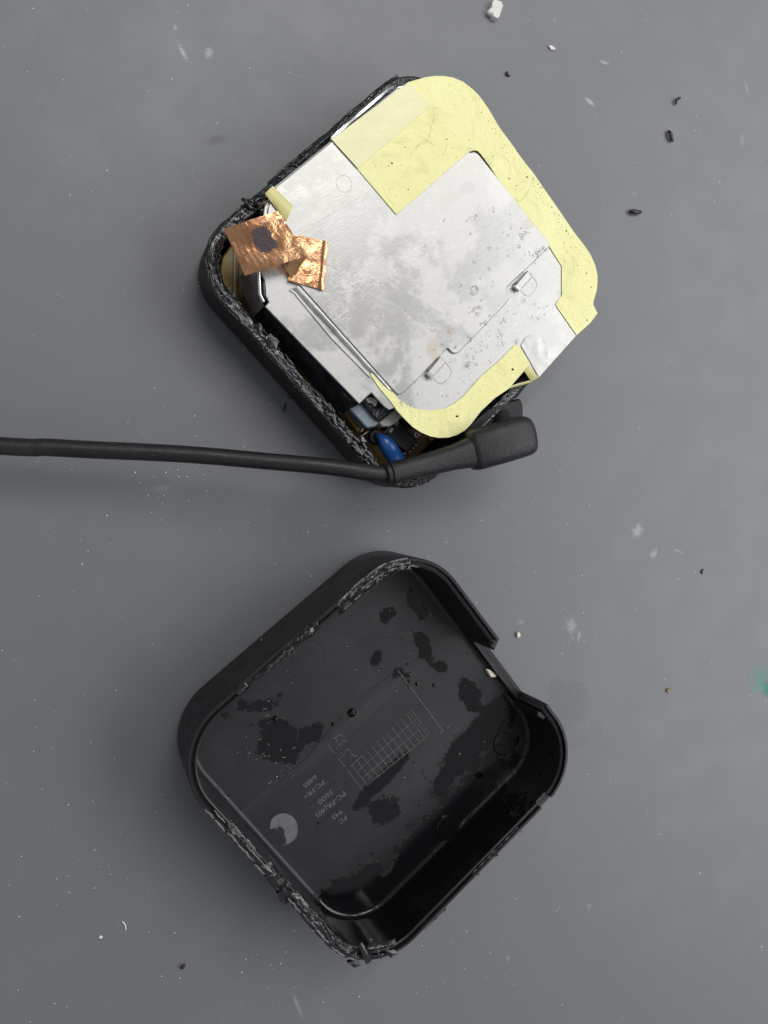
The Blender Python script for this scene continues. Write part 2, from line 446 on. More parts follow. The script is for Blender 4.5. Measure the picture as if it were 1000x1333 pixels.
# ------------------------------------------------------------------ rounded square outline
class RS:
    def __init__(s, c, ang, a, r):
        s.c, s.a, s.r = c, a, r
        s.e1 = Vector((math.cos(ang), math.sin(ang))); s.e2 = Vector((-s.e1.y, s.e1.x))
        s.L = 8*(a-r)+2*math.pi*r
    def at(s, t, d=0.):
        """t in 0..1 starting at the middle of the +e1 side, anticlockwise; d inward; returns point and outward normal"""
        a, r = s.a, s.r; q = (t % 1.)*s.L; seg = 2*(a-r); arc = math.pi*r/2
        q += (a-r); k = int(q//(seg+arc)); q -= k*(seg+arc); k %= 4
        if q <= seg: p = Vector((a, -(a-r)+q)); n = Vector((1, 0))
        else:
            th = (q-seg)/r; n = Vector((math.cos(th), math.sin(th))); p = Vector((a-r, a-r))+n*r
        for _ in range(k): p = Vector((-p.y, p.x)); n = Vector((-n.y, n.x))
        p = p-n*d
        return s.c+s.e1*p.x+s.e2*p.y, s.e1*n.x+s.e2*n.y
    def find(s, px, z):
        w0 = P(px, z).to_2d()
        return min((k/4000 for k in range(4000)), key=lambda t: (s.at(t)[0]-w0).length)
def inseg(t, a, b):
    return (a <= t <= b) if a <= b else (t >= a or t <= b)
def shell_body(name, rs, prof, cap, mats, parent, matidx, N=640, extra=()):
    """loft of a closed section round the outline. prof: list of (d, z); cap(t): highest z at t"""
    ts = sorted(set([k/N for k in range(N)]+[x % 1. for x in extra]))
    v = []; K = len(prof)
    for t in ts:
        h = cap(t)
        for (d, z) in prof:
            p, _ = rs.at(t, d); v.append((p.x, p.y, min(z, h)))
    n = len(ts); f = []; mi = []
    for i in range(n):
        j = (i+1) % n
        for k in range(K-1):
            f.append((i*K+k, j*K+k, j*K+k+1, i*K+k+1)); mi.append(matidx[k])
    f.append(tuple(i*K+K-1 for i in range(n))); mi.append(matidx[-1])
    f.append(tuple(i*K for i in reversed(range(n)))); mi.append(0)
    me = bpy.data.meshes.new(name); me.from_pydata(v, [], f); me.polygons.foreach_set('material_index', mi)
    bm = bmesh.new(); bm.from_mesh(me); bmesh.ops.recalc_face_normals(bm, faces=bm.faces); bm.to_mesh(me); bm.free()
    o = link(name, me, mats, parent, True)
    if hasattr(me, 'set_sharp_from_angle'): me.set_sharp_from_angle(angle=math.radians(35))
    return o
def torn_strip(name, rs, t0, t1, d0, d1, z, amp, parent, seed, nw=10, step=.0004, shards=1.0, taper=.03, label=None, strands=1.):
    """a sawn and torn rim along the outline between t0 and t1: long smeared ridges, curled strands and a few flakes"""
    rd = random.Random(seed)
    span = (t1-t0) % 1.; n = max(8, int(span*rs.L/step)); v = []; f = []
    V = Vector
    for i in range(n+1):
        q = i/n; t = t0+span*q; e = min(1, q/taper, (1-q)/taper); x = t*rs.L
        wob = noise.noise(V((x*110, seed, 0)))*.0007*e
        big = .5+.5*noise.noise(V((x*60, seed*7.3, 1))); rough_ = .25+1.1*min(1, max(0, .5+1.3*noise.noise(V((x*38, seed*3.1, 6)))))
        for k in range(nw+1):
            u = k/nw; d = d0+(d1-d0)*u
            nz = noise.noise(V((x*230+2*noise.noise(V((x*90, d*300, 5))), d*1500+seed*3, seed)))
            ridge = 1-abs(noise.noise(V((x*130, d*900+seed+1.2*noise.noise(V((x*170, 3, seed))), 9.))))*2
            fine = noise.noise(V((x*900, d*1900, seed+.5)))
            p, nn = rs.at(t, d+(wob if 0 < k < nw else wob*.7)+nz*.0003*e)
            edge = max(0, math.sin(math.pi*u))**.45
            v.append((p.x, p.y, z+(amp*rough_*(.75*ridge*big+.5*nz+.18*fine-.25)*edge-(1-edge)*.0010)*e-(1-e)*.001))
    W = nw+1
    for i in range(n):
        for k in range(nw): f.append((i*W+k, i*W+k+1, (i+1)*W+k+1, (i+1)*W+k))
    # smeared strands lying along the rim, thick and thin, nodes where the blade stopped
    cov = 0
    while cov < span*rs.L*1.6*strands:
        L = rd.uniform(.002, .009); tt = t0+span*rd.uniform(.01, .97); u = rd.choice((.06, .12, .5, .8, .95, rd.random())); cov += L
        m = max(5, int(L/.0005)); path = []; rad = []; r0 = rd.uniform(.00014, .00036)
        for k in range(m+1):
            t = tt+L*k/m/rs.L
            if (t-t0) > span: break
            d = d0+(d1-d0)*u+.0005*noise.noise(V((k*.22, seed, tt*500)))
            p, _ = rs.at(t, d); path.append(V((p.x, p.y, z+amp*(.25+.45*noise.noise(V((k*.3, tt*700, 2)))))))
            rad.append(r0*(.35+.65*max(0, math.sin(math.pi*k/m))**.5+.45*noise.noise(V((k*.8, tt*300, 7)))))
        if len(path) > 3: tube_geo(path, [max(.00004, r) for r in rad], 6, v, f, .7)
    ns_ = len(f)
    cnt = int(span*rs.L/.0022*shards)
    for _ in range(cnt):
        t = t0+span*rd.uniform(.02, .98); d = d0+(d1-d0)*rd.uniform(.02, .98)
        p, nn = rs.at(t, d); tg = V((-nn.y, nn.x))
        pos = V((p.x, p.y, z+amp*rd.uniform(-.2, .5)))
        a = rd.gauss(0, .6); dr = V((tg.x*math.cos(a)+nn.x*math.sin(a), tg.y*math.cos(a)+nn.y*math.sin(a), rd.uniform(-.2, .5))).normalized()
        if rd.random() < .5: dr = V((-dr.x, -dr.y, dr.z))
        side = dr.cross(V((rd.uniform(-.5, .5), rd.uniform(-.5, .5), 1))).normalized(); wd = rd.uniform(.00015, .0005)
        up = side.cross(dr); L = rd.uniform(.0006, .0021); cv = rd.uniform(-400, 400)
        b = len(v); ns = 4
        for s_ in range(ns+1):
            x = L*s_/ns; c = pos+dr*x+up*(cv*x*x); ww = wd*(1-.6*s_/ns)
            tw = side*math.cos(s_*.35)+up*math.sin(s_*.35)
            v += [c-tw*ww, c+tw*ww, c+up*.00014]
        for s_ in range(ns):
            for k in range(3):
                j_ = (k+1) % 3; f.append((b+3*s_+k, b+3*s_+j_, b+3*s_+3+j_, b+3*s_+3+k))
        f.append((b, b+1, b+2)); f.append((b+3*ns, b+3*ns+1, b+3*ns+2))
    me = bpy.data.meshes.new(name); me.from_pydata([tuple(x) for x in v], [], f)
    me.polygons.foreach_set('use_smooth', [k < ns_ for k in range(len(me.polygons))])
    return link(name, me, M['torn'], parent, False, 'stuff', label)
def bead_chain(rs, t0, t1, d, z, r, parent, seed, lo=.0025, hi=.006, gap=.0008, wander=.0003):
    """raised lip with its white glints put into the colour: glossy pale beads end to end along the rim, with a node between them"""
    rd = random.Random(seed); span = (t1-t0) % 1.; q = 0.; tot = span*rs.L; v = []; f = []
    while q < tot-.001:
        L = min(rd.uniform(lo, hi), tot-q); m = max(4, int(L/.0005)); path = []; rad = []
        off = rd.uniform(-1, 1)*wander; dz = rd.uniform(-.0003, .0003)
        for k in range(m+1):
            p, _ = rs.at(t0+(q+L*k/m)/rs.L, d+off+wander*noise.noise(Vector((q*400+k*.3, seed, 0))))
            path.append(Vector((p.x, p.y, z+dz+.0003*noise.noise(Vector((k*.35, q*900, seed))))))
            e = min(k, m-k)/max(1, m*.25)
            rad.append(r*(.45+.55*min(1, e)+(.35 if k in (0, m) else 0)+.3*noise.noise(Vector((k*.7, q*500, 3)))))
        tube_geo(path, [max(.00005, x) for x in rad], 7, v, f, .8)
        q += L+rd.uniform(.0001, gap)
    o = mesh('glint_lip', v, f, M['glint'], parent, True, kind='stuff')
    return o
def shard(poly, z, h, tilt, parent, seed):
    pts = [P(p, z) for p in poly]; rd = random.Random(seed); n = len(pts)
    c = sum(pts, Vector())/n; v = []
    for p in pts: v.append(p+Vector((0, 0, rd.uniform(-h, h)*.6+(p-c).dot(Vector(tilt)))))
    v.append(c+Vector((0, 0, h))); 
    for p in pts: v.append(p*1.+Vector((0, 0, -h*1.2)))
    f = [(i, (i+1) % n, n) for i in range(n)]+[(i, n+1+i, n+1+(i+1) % n, (i+1) % n) for i in range(n)]+[tuple(n+1+i for i in reversed(range(n)))]
    return mesh('torn_flake', v, f, M['torn'], parent)
# ================================================================== THE SETTING
bw = 1.1
bench = mesh('work_surface', [(x, y, z) for z in (-.03, 0) for x, y in ((-.7, -.9), (1.1, -.9), (1.1, .9), (-.7, .9))],
             [(4, 5, 6, 7), (3, 2, 1, 0), (0, 1, 5, 4), (1, 2, 6, 5), (2, 3, 7, 6), (3, 0, 4, 7)], M['bench'])
bench['kind'] = 'structure'; bench['label'] = 'matt grey bench top dusted with white specks'
# ================================================================== COVER (lower tray)
HT = .030
A_, B_ = P((271, 925), HT), P((460, 766), HT)
def side_line(p, q, z):
    a, b = P(p, z).to_2d(), P(q, z).to_2d(); return (a+b)/2, (b-a).normalized()
ulm, uld = side_line((271, 925), (460, 766), HT); lrm, _ = side_line((522, 1245), (705, 1052), HT)
urm, _ = side_line((585, 745), (648, 829), HT); llm, _ = side_line((271, 1055), (430, 1235), HT)
ang = math.radians(38.2); e1 = Vector((math.cos(ang), math.sin(ang))); e2 = Vector((-e1.y, e1.x))
x1, x0, y1, y0 = urm.dot(e1), llm.dot(e1), ulm.dot(e2), lrm.dot(e2)
cc = e1*((x0+x1)/2)+e2*((y0+y1)/2); half = ((x1-x0)+(y1-y0))/4
cover_rs = RS(cc, ang, half, .0215)
cover = thing('housing_cover', 'upturned black plastic half of a square housing, wet inside, a slot in its rim', 'plastic cover', (cc.x, cc.y, 0))
f_ = lambda p, z=HT: cover_rs.find(p, z)
nA, nB = f_((650, 833)), f_((708, 922))          # slot in the right-hand wall
cutA, cutB = f_((309, 890)), f_((405, 812))      # lip sawn off along the upper left
NOTCH = .0115
eps = 1e-5
lrA, lrB = f_((719, 1039)), f_((706, 1053))
def cap_cover(t):
    h = 1.
    if inseg(t, *sorted((nA, nB)) if abs(nA-nB) < .5 else (max(nA, nB), min(nA, nB))): h = NOTCH
    elif inseg(t, min(cutA, cutB), max(cutA, cutB)): h = HT-.0011
    elif inseg(t, min(lrA, lrB), max(lrA, lrB)): h = HT-.0016
    return h
prof = [(.0026, 0), (.0012, .0004), (.0004, .0013), (0, .003), (0, HT-.0003), (.0003, HT), (.0010, HT), (.0011, HT-.0014),
        (.0020, HT-.0014), (.0021, HT-.0004), (.0024, HT-.0002), (.0029, HT-.0005), (.0033, .0125)]
prof += [(.0035+.0018*(1-math.cos(th)), .0086+.0018*(1-math.sin(th))) for th in [k*math.pi/18 for k in range(10)]]
shell_body('shell', cover_rs, prof, cap_cover, [M['shell'], M['lip'], M['wet']], cover,
           [0, 0, 0, 0, 1, 1, 1, 0, 1, 1, 1]+[2]*(len(prof)-11),
           extra=[x+s*eps for x in (nA, nB, cutA, cutB, lrA, lrB) for s in (-1, 1)])
FZ = .0086
torn_strip('torn_edge', cover_rs, f_((540, 718)), f_((434, 789)), -.0001, .0045, HT-.0004, .0011, cover, 1)
torn_strip('torn_edge', cover_rs, f_((290, 1080)), f_((362, 1163)), -.0001, .0035, HT-.0002, .0008, cover, 2)
torn_strip('torn_edge', cover_rs, f_((340, 1135)), f_((468, 1261)), -.0006, .0038, HT-.0002, .0012, cover, 3, shards=1.2)
torn_strip('torn_edge', cover_rs, f_((460, 1257)), f_((524, 1244)), .0012, .0042, HT-.0003, .0011, cover, 4)
torn_strip('torn_edge', cover_rs, f_((556, 1213)), f_((583, 1184)), -.0008, .0014, HT-.0008, .0009, cover, 5, nw=5)
torn_strip('torn_edge', cover_rs, f_((620, 1147)), f_((680, 1080)), -.0006, .0017, HT-.0006, .0009, cover, 6, nw=5)
torn_strip('torn_edge', cover_rs, f_((378, 835)), f_((326, 880)), .0013, .0031, HT-.0005, .0005, cover, 7, nw=5, shards=.5)
torn_strip('torn_edge', cover_rs, f_((412, 806)), f_((380, 833)), .0008, .0034, HT-.0004, .0011, cover, 8, nw=5, shards=1.2)
torn_strip('torn_edge', cover_rs, f_((318, 884)), f_((302, 898)), -.0001, .0028, HT+.0002, .0004, cover, 9, nw=5, shards=.2)
bead_chain(cover_rs, f_((268, 1052)), f_((345, 1142)), .0004, HT+.0001, .00042, cover, 31, .004, .011)
bead_chain(cover_rs, f_((275, 1058)), f_((350, 1145)), .0019, HT-.0002, .00032, cover, 32, .005, .012)
bead_chain(cover_rs, f_((372, 1172)), f_((462, 1257)), .0003, HT+.0001, .00042, cover, 33, .003, .009, .0015, .0006)
bead_chain(cover_rs, f_((530, 717)), f_((436, 786)), .0003, HT+.0001, .00042, cover, 34, .004, .009)
bead_chain(cover_rs, f_((548, 724)), f_((470, 768)), .0026, HT-.0003, .0003, cover, 35, .002, .006)
for k, (pl, h, tl) in enumerate((([(350, 1146), (361, 1138), (372, 1148), (366, 1160), (357, 1158)], .0009, (.2, .1, 0)), ([(360, 1162), (369, 1157), (378, 1170), (373, 1180), (366, 1176)], .0008, (-.2, .3, 0)), ([(340, 1128), (348, 1124), (356, 1136), (349, 1140)], .0006, (.3, 0, 0)),
        ([(397, 1192), (403, 1190), (412, 1205), (406, 1210)], .0007, (.1, .4, 0)), ([(455, 1243), (463, 1238), (468, 1247), (462, 1254)], .0008, (.2, .2, 0)), ([(500, 1238), (512, 1236), (519, 1240), (508, 1246)], .0006, (.1, -.3, 0)), ([(452, 1252), (462, 1249), (471, 1257), (462, 1261)], .0007, (0, .3, 0)))):
    shard(pl, HT, h, tl, cover, 50+k)
# torn tongue at the bottom corner
def wpath(pp, z): return [P((x, y), zz) for (x, y), zz in zip(pp, z)]
tube('torn_tongue', spline(wpath([(480, 1252), (476, 1243), (472, 1234), (469, 1228)], [HT, HT+.001, HT+.0015, HT+.001]), 4), [.0011]*6+[.0009]*4+[.0008]*3, M['torn'], cover, 6, .5)
tube('torn_tongue', spline(wpath([(474, 1240), (480, 1230), (482, 1224), (486, 1222)], [HT, HT+.001, HT+.0022, HT+.001]), 4), .0004, M['torn'], cover, 6, .6)
prism('lip_end', px2([(637, 835), (647, 829), (649.5, 833), (644, 847), (640, 843)], HT-.001), .0115, HT-.001, M['lip'], cover, .0003)
prism('lip_end', px2([(700, 926), (712, 926), (716, 930), (708, 937), (700, 932)], HT-.0015), .0115, HT-.0015, M['lip'], cover, .0003)
#
def bar(name, a, b, z, r, mat, parent, zr=None): return tube(name, [P(a, z), P(b, zr or z)], r, mat, parent, 6)
# moulded marks on the floor
def marks(name, lines, z, wd, hgt, mat, parent, label=None):
    v = []; f = []
    for a, b in lines:
        A, B = P(a, z), P(b, z); d = (B-A).normalized()*1; s = Vector((-d.y, d.x, 0))*wd
        k = len(v); up = Vector((0, 0, hgt))
        v += [A-s, B-s, B+s, A+s, A-s*.5+up, B-s*.5+up, B+s*.5+up, A+s*.5+up]
        f += [(k+4, k+5, k+6, k+7), (k, k+1, k+5, k+4), (k+1, k+2, k+6, k+5), (k+2, k+3, k+7, k+6), (k+3, k, k+4, k+7)]
    return mesh(name, v, f, mat, parent, label=label)
g = []
starts = [(458, 996), (464.5, 990), (471, 983.5), (477.5, 977), (484, 971), (490.5, 965), (497, 959), (503.5, 952.7), (510, 946.7), (516, 940.5), (522, 934.7), (528.5, 928.7)]
for i, (x, y) in enumerate(starts):
    k = i/11; g.append(((x, y), (x+20+4.5*k, y+26+6.5*k)))
g += [((452, 1002), (473, 1030)), ((478, 1022), (553, 961)), ((535, 924), (558, 954)), ((553, 961), (558, 954)), ((456, 998), (471.5, 983))]
for k in (.33, .66): g.append(((458+20*k, 996+26*k), (528.5+24.5*k, 928.7+32.5*k)))
marks('date_grid', g, FZ-.00002, .00007, .00018, M['mark'], cover, 'fine raised grid of date squares')
marks('corner_line', [((517.5, 872), (576, 951)), ((576, 951), (573, 954))], FZ-.00002, .00011, .00025, M['mark'], cover)
marks('moulded_line', [((437.6, 1015), (401.6, 1048.6)), ((454.7, 1035), (409.7, 1078)), ((517, 872), (466, 910)), ((446, 930), (400, 985)), ((404, 981), (356, 1024))], FZ-.00002, .00009, .00012, M['faint'], cover)
def engraved(txt, a, b, hpx, name='raised_lettering'):
    A, B = P(a, FZ), P(b, FZ)
    cu = bpy.data.curves.new(name, 'FONT'); cu.body = txt; cu.size = 1; cu.extrude = .02; cu.resolution_u = 2
    t = bpy.data.objects.new(name, cu); C.objects.link(t)
    bpy.context.view_layer.update()
    me = bpy.data.meshes.new_from_object(t.evaluated_get(bpy.context.evaluated_depsgraph_get())); bpy.data.objects.remove(t)
    xs = [v.co.x for v in me.vertices]; x0, x1 = min(xs), max(xs); ys = [v.co.y for v in me.vertices]; hh = max(ys)
    L = (B-A).length; sx = L/(x1-x0); sy = hpx*.00028/hh
    X = (B-A).normalized(); Y = Vector((-X.y, X.x, 0))
    for v in me.vertices:
        q = v.co; v.co = A+X*((q.x-x0)*sx)+Y*(q.y*sy)+Vector((0, 0, .00006+q.z*.006))
    return link(name, me, M['text'], cover)
for args in (('PC-FR(40)', (447, 1029.5), (410, 1059.5), 6.5), ('3600', (431, 1027.5), (412.5, 1042.5), 6.5), ('945', (443.5, 1053), (431, 1063), 6), ('PC', (449, 1061), (439.5, 1069), 5.5),
             ('PC-FR<', (419.5, 1015), (394, 1036), 6), ('6485', (410, 1008), (393.5, 1021.5), 6)): engraved(*args)
# moulder's emblem beside the grid: small strokes
em = [((436, 961), (441, 957)), ((441, 957), (445, 956)), ((445, 956), (446, 960)), ((435, 960), (440, 965)), ((452, 965), (449, 962.5)), ((446, 963.5), (449, 966.5)), ((443, 965.5), (446, 969)), ((440.5, 968), (443.5, 971.5)), ((437.5, 973), (440, 975.5)),
      ((427, 969), (429, 972)), ((429, 972), (433, 978)), ((433, 978), (436, 981)), ((439.5, 985), (441, 989)), ((441, 989), (445, 985)), ((445, 985), (452, 975)), ((452, 975), (455, 976)), ((455, 976), (457, 981)), ((457, 981), (461, 984.5)), ((461, 984.5), (466, 983.5)), ((443, 981), (445, 979.5)), ((456, 983), (455.5, 988)), ((440, 987), (449, 998))]
marks('moulded_emblem', em, FZ-.00002, .00008, .0002, M['mark'], cover)
dg = []
rr = random.Random(5)
for i in range(9):
    x, y = 486+i*7.6, 1011-i*6.2
    if i in (1, 2): continue
    for _ in range(5):
        a, b = x+rr.uniform(-2.5, 2.5), y+rr.uniform(-2.5, 2.5); dg.append(((a, b), (a+rr.uniform(-1.6, 1.6), b+rr.uniform(-1.6, 1.6))))
for i in range(24):
    k = i/23; x, y = 533+k*20, 928+k*26; dg.append(((x, y), (x+rr.uniform(-1.8, 1.8), y+rr.uniform(-1.5, 1.5))))
marks('date_digits', dg, FZ-.00002, .00007, .0002, M['mark'], cover)
# pale crescent of dried residue
cr = []
for k in range(25):
    th = math.radians(-150+k*250/24); cr.append((369+19*math.cos(th), 1079+20.5*math.sin(th)))
rr = random.Random(9)
for x, y in ((372, 1101), (373, 1092), (371, 1086), (369, 1080), (366, 1076), (362, 1076), (361, 1080), (357, 1078), (352, 1080)): cr.append((x+rr.uniform(-1, 1), y+rr.uniform(-1, 1)))
sheet('residue_crescent', px2(cr, FZ), lambda x, y: FZ+.00012, .0001, M['residue'], cover, .0012)
def ring(name, c, rpx, z, minor, mat, parent, arc=(0, 360), n=40, sy=1.):
    o = P(c, z); r = rpx*.00027
    path = [o+Vector((math.cos(math.radians(a))*r, math.sin(math.radians(a))*r*sy, 0)) for a in [arc[0]+(arc[1]-arc[0])*k/n for k in range(n+1)]]
    return tube(name, path, minor, mat, parent, 6)
# round bosses on the floor near the right wall, ejector circle near the upper left
for c, r in (((655, 968), 15), ((583, 1077), 17)):
    pts = [P(c, FZ).to_2d()+Vector((math.cos(t*math.pi/12), math.sin(t*math.pi/12)))*r*.00027 for t in range(24)]
    prism('round_boss', pts, FZ-.0003, FZ+.0009, M['wet'], cover, .0003)
ring('ejector_ring', (402, 856), 21, FZ, .00005, M['faint'], cover)
# water line along the foot of the lower right wall
wl = []
for k in range(60):
    t = f_((470, 1210)); 
    break
# ================================================================== BASE (upper shell)
HB = .02050
l0, ld = side_line((300, 440), (440, 585), 0.)
l0, ld = side_line((282, 421), (456, 601), 0.); r0, _ = side_line((319, 260), (500, 116), HB)
angb = math.radians(43.2); f1 = Vector((math.cos(angb), math.sin(angb))); f2 = Vector((-f1.y, f1.x))
bx0 = l0.dot(f1); by1 = r0.dot(f2); hb = half
cb = f1*(bx0+hb)+f2*(by1-hb)
base_rs = RS(cb, angb, hb, .0165)
base = thing('sawn_housing', 'black plastic half housing with a ragged sawn rim, holding the metal-lidded board', 'plastic base', (cb.x, cb.y, 0))
fb = lambda p, z=HB: base_rs.find(p, z)
def cap_base(t): return 1.
profb = [(.0028, 0), (.0012, .0005), (.0004, .0015), (0, .0035), (0, HB-.0008), (.0006, HB-.0004), (.0030, HB-.0008), (.0033, HB-.003), (.0040, .004), (.0055, .002), (.008, .0015)]
shell_body('shell', base_rs, profb, cap_base, [M['shell'], M['torn'], M['film']], base, [0, 0, 0, 0, 1, 1, 1, 2, 2, 2, 2])
torn_strip('torn_edge', base_rs, fb((338, 248)), fb((300, 409)), -.0002, .0042, HB-.0003, .0012, base, 11, shards=.8)
torn_strip('torn_edge', base_rs, fb((285, 385)), fb((505, 616)), -.0003, .0038, HB-.0004, .0013, base, 12, shards=1.1)
torn_strip('torn_edge', base_rs, fb((525, 108)), fb((352, 240)), -.0008, .0024, HB-.0006, .0012, base, 13, nw=6, shards=.9)
torn_strip('torn_edge', base_rs, fb((500, 614)), fb((585, 615)), -.0001, .003, HB-.0006, .0006, base, 14, nw=5, shards=.2)
bead_chain(base_rs, fb((410, 533)), fb((492, 606)), .0012, HB+.0002, .0005, base, 41, .0015, .0035, .0006, .0010)
bead_chain(base_rs, fb((402, 525)), fb((485, 600)), .0028, HB, .0004, base, 42, .0012, .003, .0012, .0008)
bead_chain(base_rs, fb((290, 315)), fb((296, 400)), .0015, HB+.0001, .0004, base, 43, .002, .006, .002, .0008)
for k, (pl, h, tl) in enumerate((([(344, 440), (352, 434), (363, 444), (360, 455), (350, 452)], .0008, (.2, .1, 0)), ([(330, 424), (338, 420), (345, 430), (338, 434)], .0006, (.1, .3, 0)), ([(418, 530), (428, 524), (436, 536), (427, 542)], .0008, (.2, .2, 0)), ([(440, 552), (448, 548), (455, 560), (447, 564)], .0008, (-.2, .3, 0)), ([(462, 572), (470, 566), (478, 576), (470, 583)], .0007, (.2, .3, 0)))):
    shard(pl, HB, h, tl, base, 70+k)
tube('torn_tongue', spline(wpath([(331, 272), (325, 268), (320, 262), (316, 259)], [HB, HB+.001, HB+.001, HB]), 4), .0007, M['torn'], base, 6, .6)
tube('torn_tongue', spline(wpath([(335, 268), (329, 262), (326, 261), (321, 262)], [HB, HB+.002, HB+.002, HB+.001]), 4), .0006, M['torn'], base, 6, .6)
# ================================================================== SHIELDED BOARD
mod = thing('circuit_module', 'shielded circuit board with a stained metal lid, yellow insulating film and copper foil tabs', 'circuit module', (cb.x, cb.y, .004))
bp = [base_rs.at(k/160, .0052)[0] for k in range(160)]
board = prism('circuit_board', bp, .0017, .00250, M['board'], mod, .0003)
ZB = .00250
ZP, ZL = .02350, .02430
fr_px = [(357, 243), (344, 270), (338, 320), (338, 352), (344, 364), (345, 372), (346, 386), (350, 393), (345, 399), (468, 526), (483.6, 511.4), (500.4, 529.6), (507, 534), (513, 531.5),
         (524, 543), (545, 557), (570, 560), (598, 552), (622, 530), (660, 490), (676, 462), (701, 493), (752, 436), (758, 430), (772, 395), (771, 362), (762, 336), (742, 304), (690, 228), (640, 160), (624, 137), (600, 115), (570, 107), (545, 108), (519, 111.5)]
fr = px2(fr_px, ZP)
frame = prism('shield_frame', fr, ZP-.0007, ZP, M['frame'], mod, .00025)
body = inset(fr, .0018)
prism('shield_wrap', body, ZB, ZP-.0008, M['film'], mod, .0002)
lid_px = [(372, 349), (396, 378), (510, 506), (517, 513.5), (521, 514), (526, 511), (549, 489), (553, 484), (575, 461), (583, 453), (588, 459), (593, 460.5), (598, 458.5), (660, 394), (663.5, 388), (663, 383), (659, 378), (660, 375), (667, 367),
          (690, 346), (715.5, 321.5), (716.5, 317), (623, 200), (618, 197), (611, 198.5), (600, 170), (530, 112), (516, 115), (359, 243.5), (349, 270), (346, 300), (352, 325)]
lid = prism('shield_lid', px2(lid_px, ZL), ZP-.0002, ZL, M['metal'], mod, .00030, .0006)
# channel and bead beside the lid
def strip_px(name, a, b, wpx, z, h, mat, parent):
    A, B = P(a, z), P(b, z); d = (B-A).normalized(); s = Vector((-d.y, d.x, 0))*wpx*.000135
    pts = [(A-s).to_2d(), (B-s).to_2d(), (B+s).to_2d(), (A+s).to_2d()]
    return prism(name, pts, z-.0001, z+h, mat, parent, min(h*.8, .0003))
def bead(name, pts, z, r, mat, parent, flat=.6): return tube(name, [P(p, z) for p in pts], r, mat, parent, 8, flat)
patch('sloping_flange', [P((389, 372), ZL-.0003), P((513, 511), ZL-.0003), P((483, 491), ZP+.00005), P((376, 378), ZP+.00005)], 40, 6, lambda u, v: .00022*math.sin(math.pi*v*2)+.0001*noise.noise(Vector((u*14, v*3, 1))), .0004, M['frame'], frame)
bead('pressed_bead', [(377, 377), (384, 382), (432, 440), (478, 487), (482, 491)], ZP, .00055, M['frame'], mod, .5)
bead('pressed_bead', [(389, 374), (398, 383), (500, 499), (513, 513)], ZP+.0001, .0004, M['dull'], mod, .5)
ring('pressed_ring', (448, 239), 9.5, ZL, .00010, M['metal'], lid)
def clip(pts, pocket):
    # raised bent tab over a U-shaped punched pocket
    q = px2(pts, ZL+.0006)
    prism('lid_tab', q, ZL-.0002, ZL+.0008, M['frame'], lid, .0003)
    e = [q[0].lerp(q[1], -.07), q[0].lerp(q[1], .10), q[3].lerp(q[2], .16), q[3].lerp(q[2], -.10)]
    prism('tab_fold', e, ZL-.0001, ZL+.00095, M['bright'], lid, .0003)
    bead('tab_slit', [pts[0][:1]+(pts[0][1]-1,), tuple((a*.75+b*.25) for a, b in zip(pts[0], pts[1]))], ZL, .0003, M['film'], lid, .3)
    bead('punched_groove', pocket, ZP, .00013, M['dull'], frame, .5)
clip([(556, 485), (573, 464), (580.5, 472), (563, 492)], [(563, 491), (568, 497), (574, 500), (580, 496), (586, 489), (588, 484), (585, 478), (581, 473)])
clip([(670, 372), (687, 352), (693, 361), (677, 378)], [(678, 378), (682, 383), (688, 386), (693, 382), (698, 375), (699.5, 369), (696, 364), (694, 361)])
# yellow film round the right-hand side
def zyel(x, y):
    v = Vector((x, y)); 
    base_z = ZP+.0003
    # rises onto the lid in its upper left
    a, b = P((432, 182), ZL).to_2d(), P((700, 120), ZL).to_2d()
    d = (v-P((560, 240), ZL).to_2d()).dot(Vector((-.62, .78)))
    k = min(1, max(0, (d+.012)/.006)); k = k*k*(3-2*k)
    return base_z+(ZL-ZP+.00002)*k+.00012*noise.noise(Vector((x*90, y*90, 1)))
yel_px = [(432, 181), (531, 107.5), (554, 101), (566, 99.3), (578, 99.5), (590, 101.5), (602, 106.5), (614, 115.5), (624, 126), (634, 140), (650, 167), (668, 191), (695, 224), (722, 263), (749, 302), (762, 319), (770, 331), (776, 345), (779, 358), (779, 368), (778, 378), (774, 391), (773.5, 396), (779, 407.5), (770, 419.5), (752, 436),
          (726, 399), (725, 396), (728, 389.5), (732.5, 385), (732.5, 346), (716, 320), (625, 200), (621, 196.5), (616, 196), (610, 198), (518, 278), (515, 279)]
sheet('yellow_film', px2(yel_px, ZL), zyel, .0002, M['yellow'], mod, .0028)
yb = [(481.5, 487), (487, 485.5), (512, 511), (519, 520), (530, 528), (541, 532), (554, 534), (567, 534), (578, 532), (591, 525), (602, 517), (626, 490), (650, 469), (668, 451), (671.5, 449.5), (676, 451), (701, 491), (697, 496), (662, 506), (644, 518), (626, 535), (612, 553), (605, 560), (595, 566), (584, 569.5), (571, 570), (560, 568), (548, 563), (536, 555), (526, 545), (517, 535), (507, 521), (494, 506)]
yb = [p for p in yb if p not in ((701, 491), (697, 496))]; yb.insert(yb.index((676, 451))+1, (690, 474)); yb.insert(yb.index((662, 506)), (681, 484))
sheet('yellow_film', px2(yb, ZP), lambda x, y: ZP+.00032+.0001*noise.noise(Vector((x*120, y*120, 5))), .0002, M['yellow'], mod, .0025, 'yellow film curving round the bottom corner of the lid')
tp = px2([(432, 181.5), (531, 107.6), (534, 109), (561.5, 136.5), (466.5, 219.5)], ZL+.0006)
sheet('yellow_tape', tp, lambda x, y: ZL+.00062+.00006*noise.noise(Vector((x*100, y*100, 2))), .00014, M['yellow_tape'], mod, .0035, 'smoother paler strip of yellow tape')
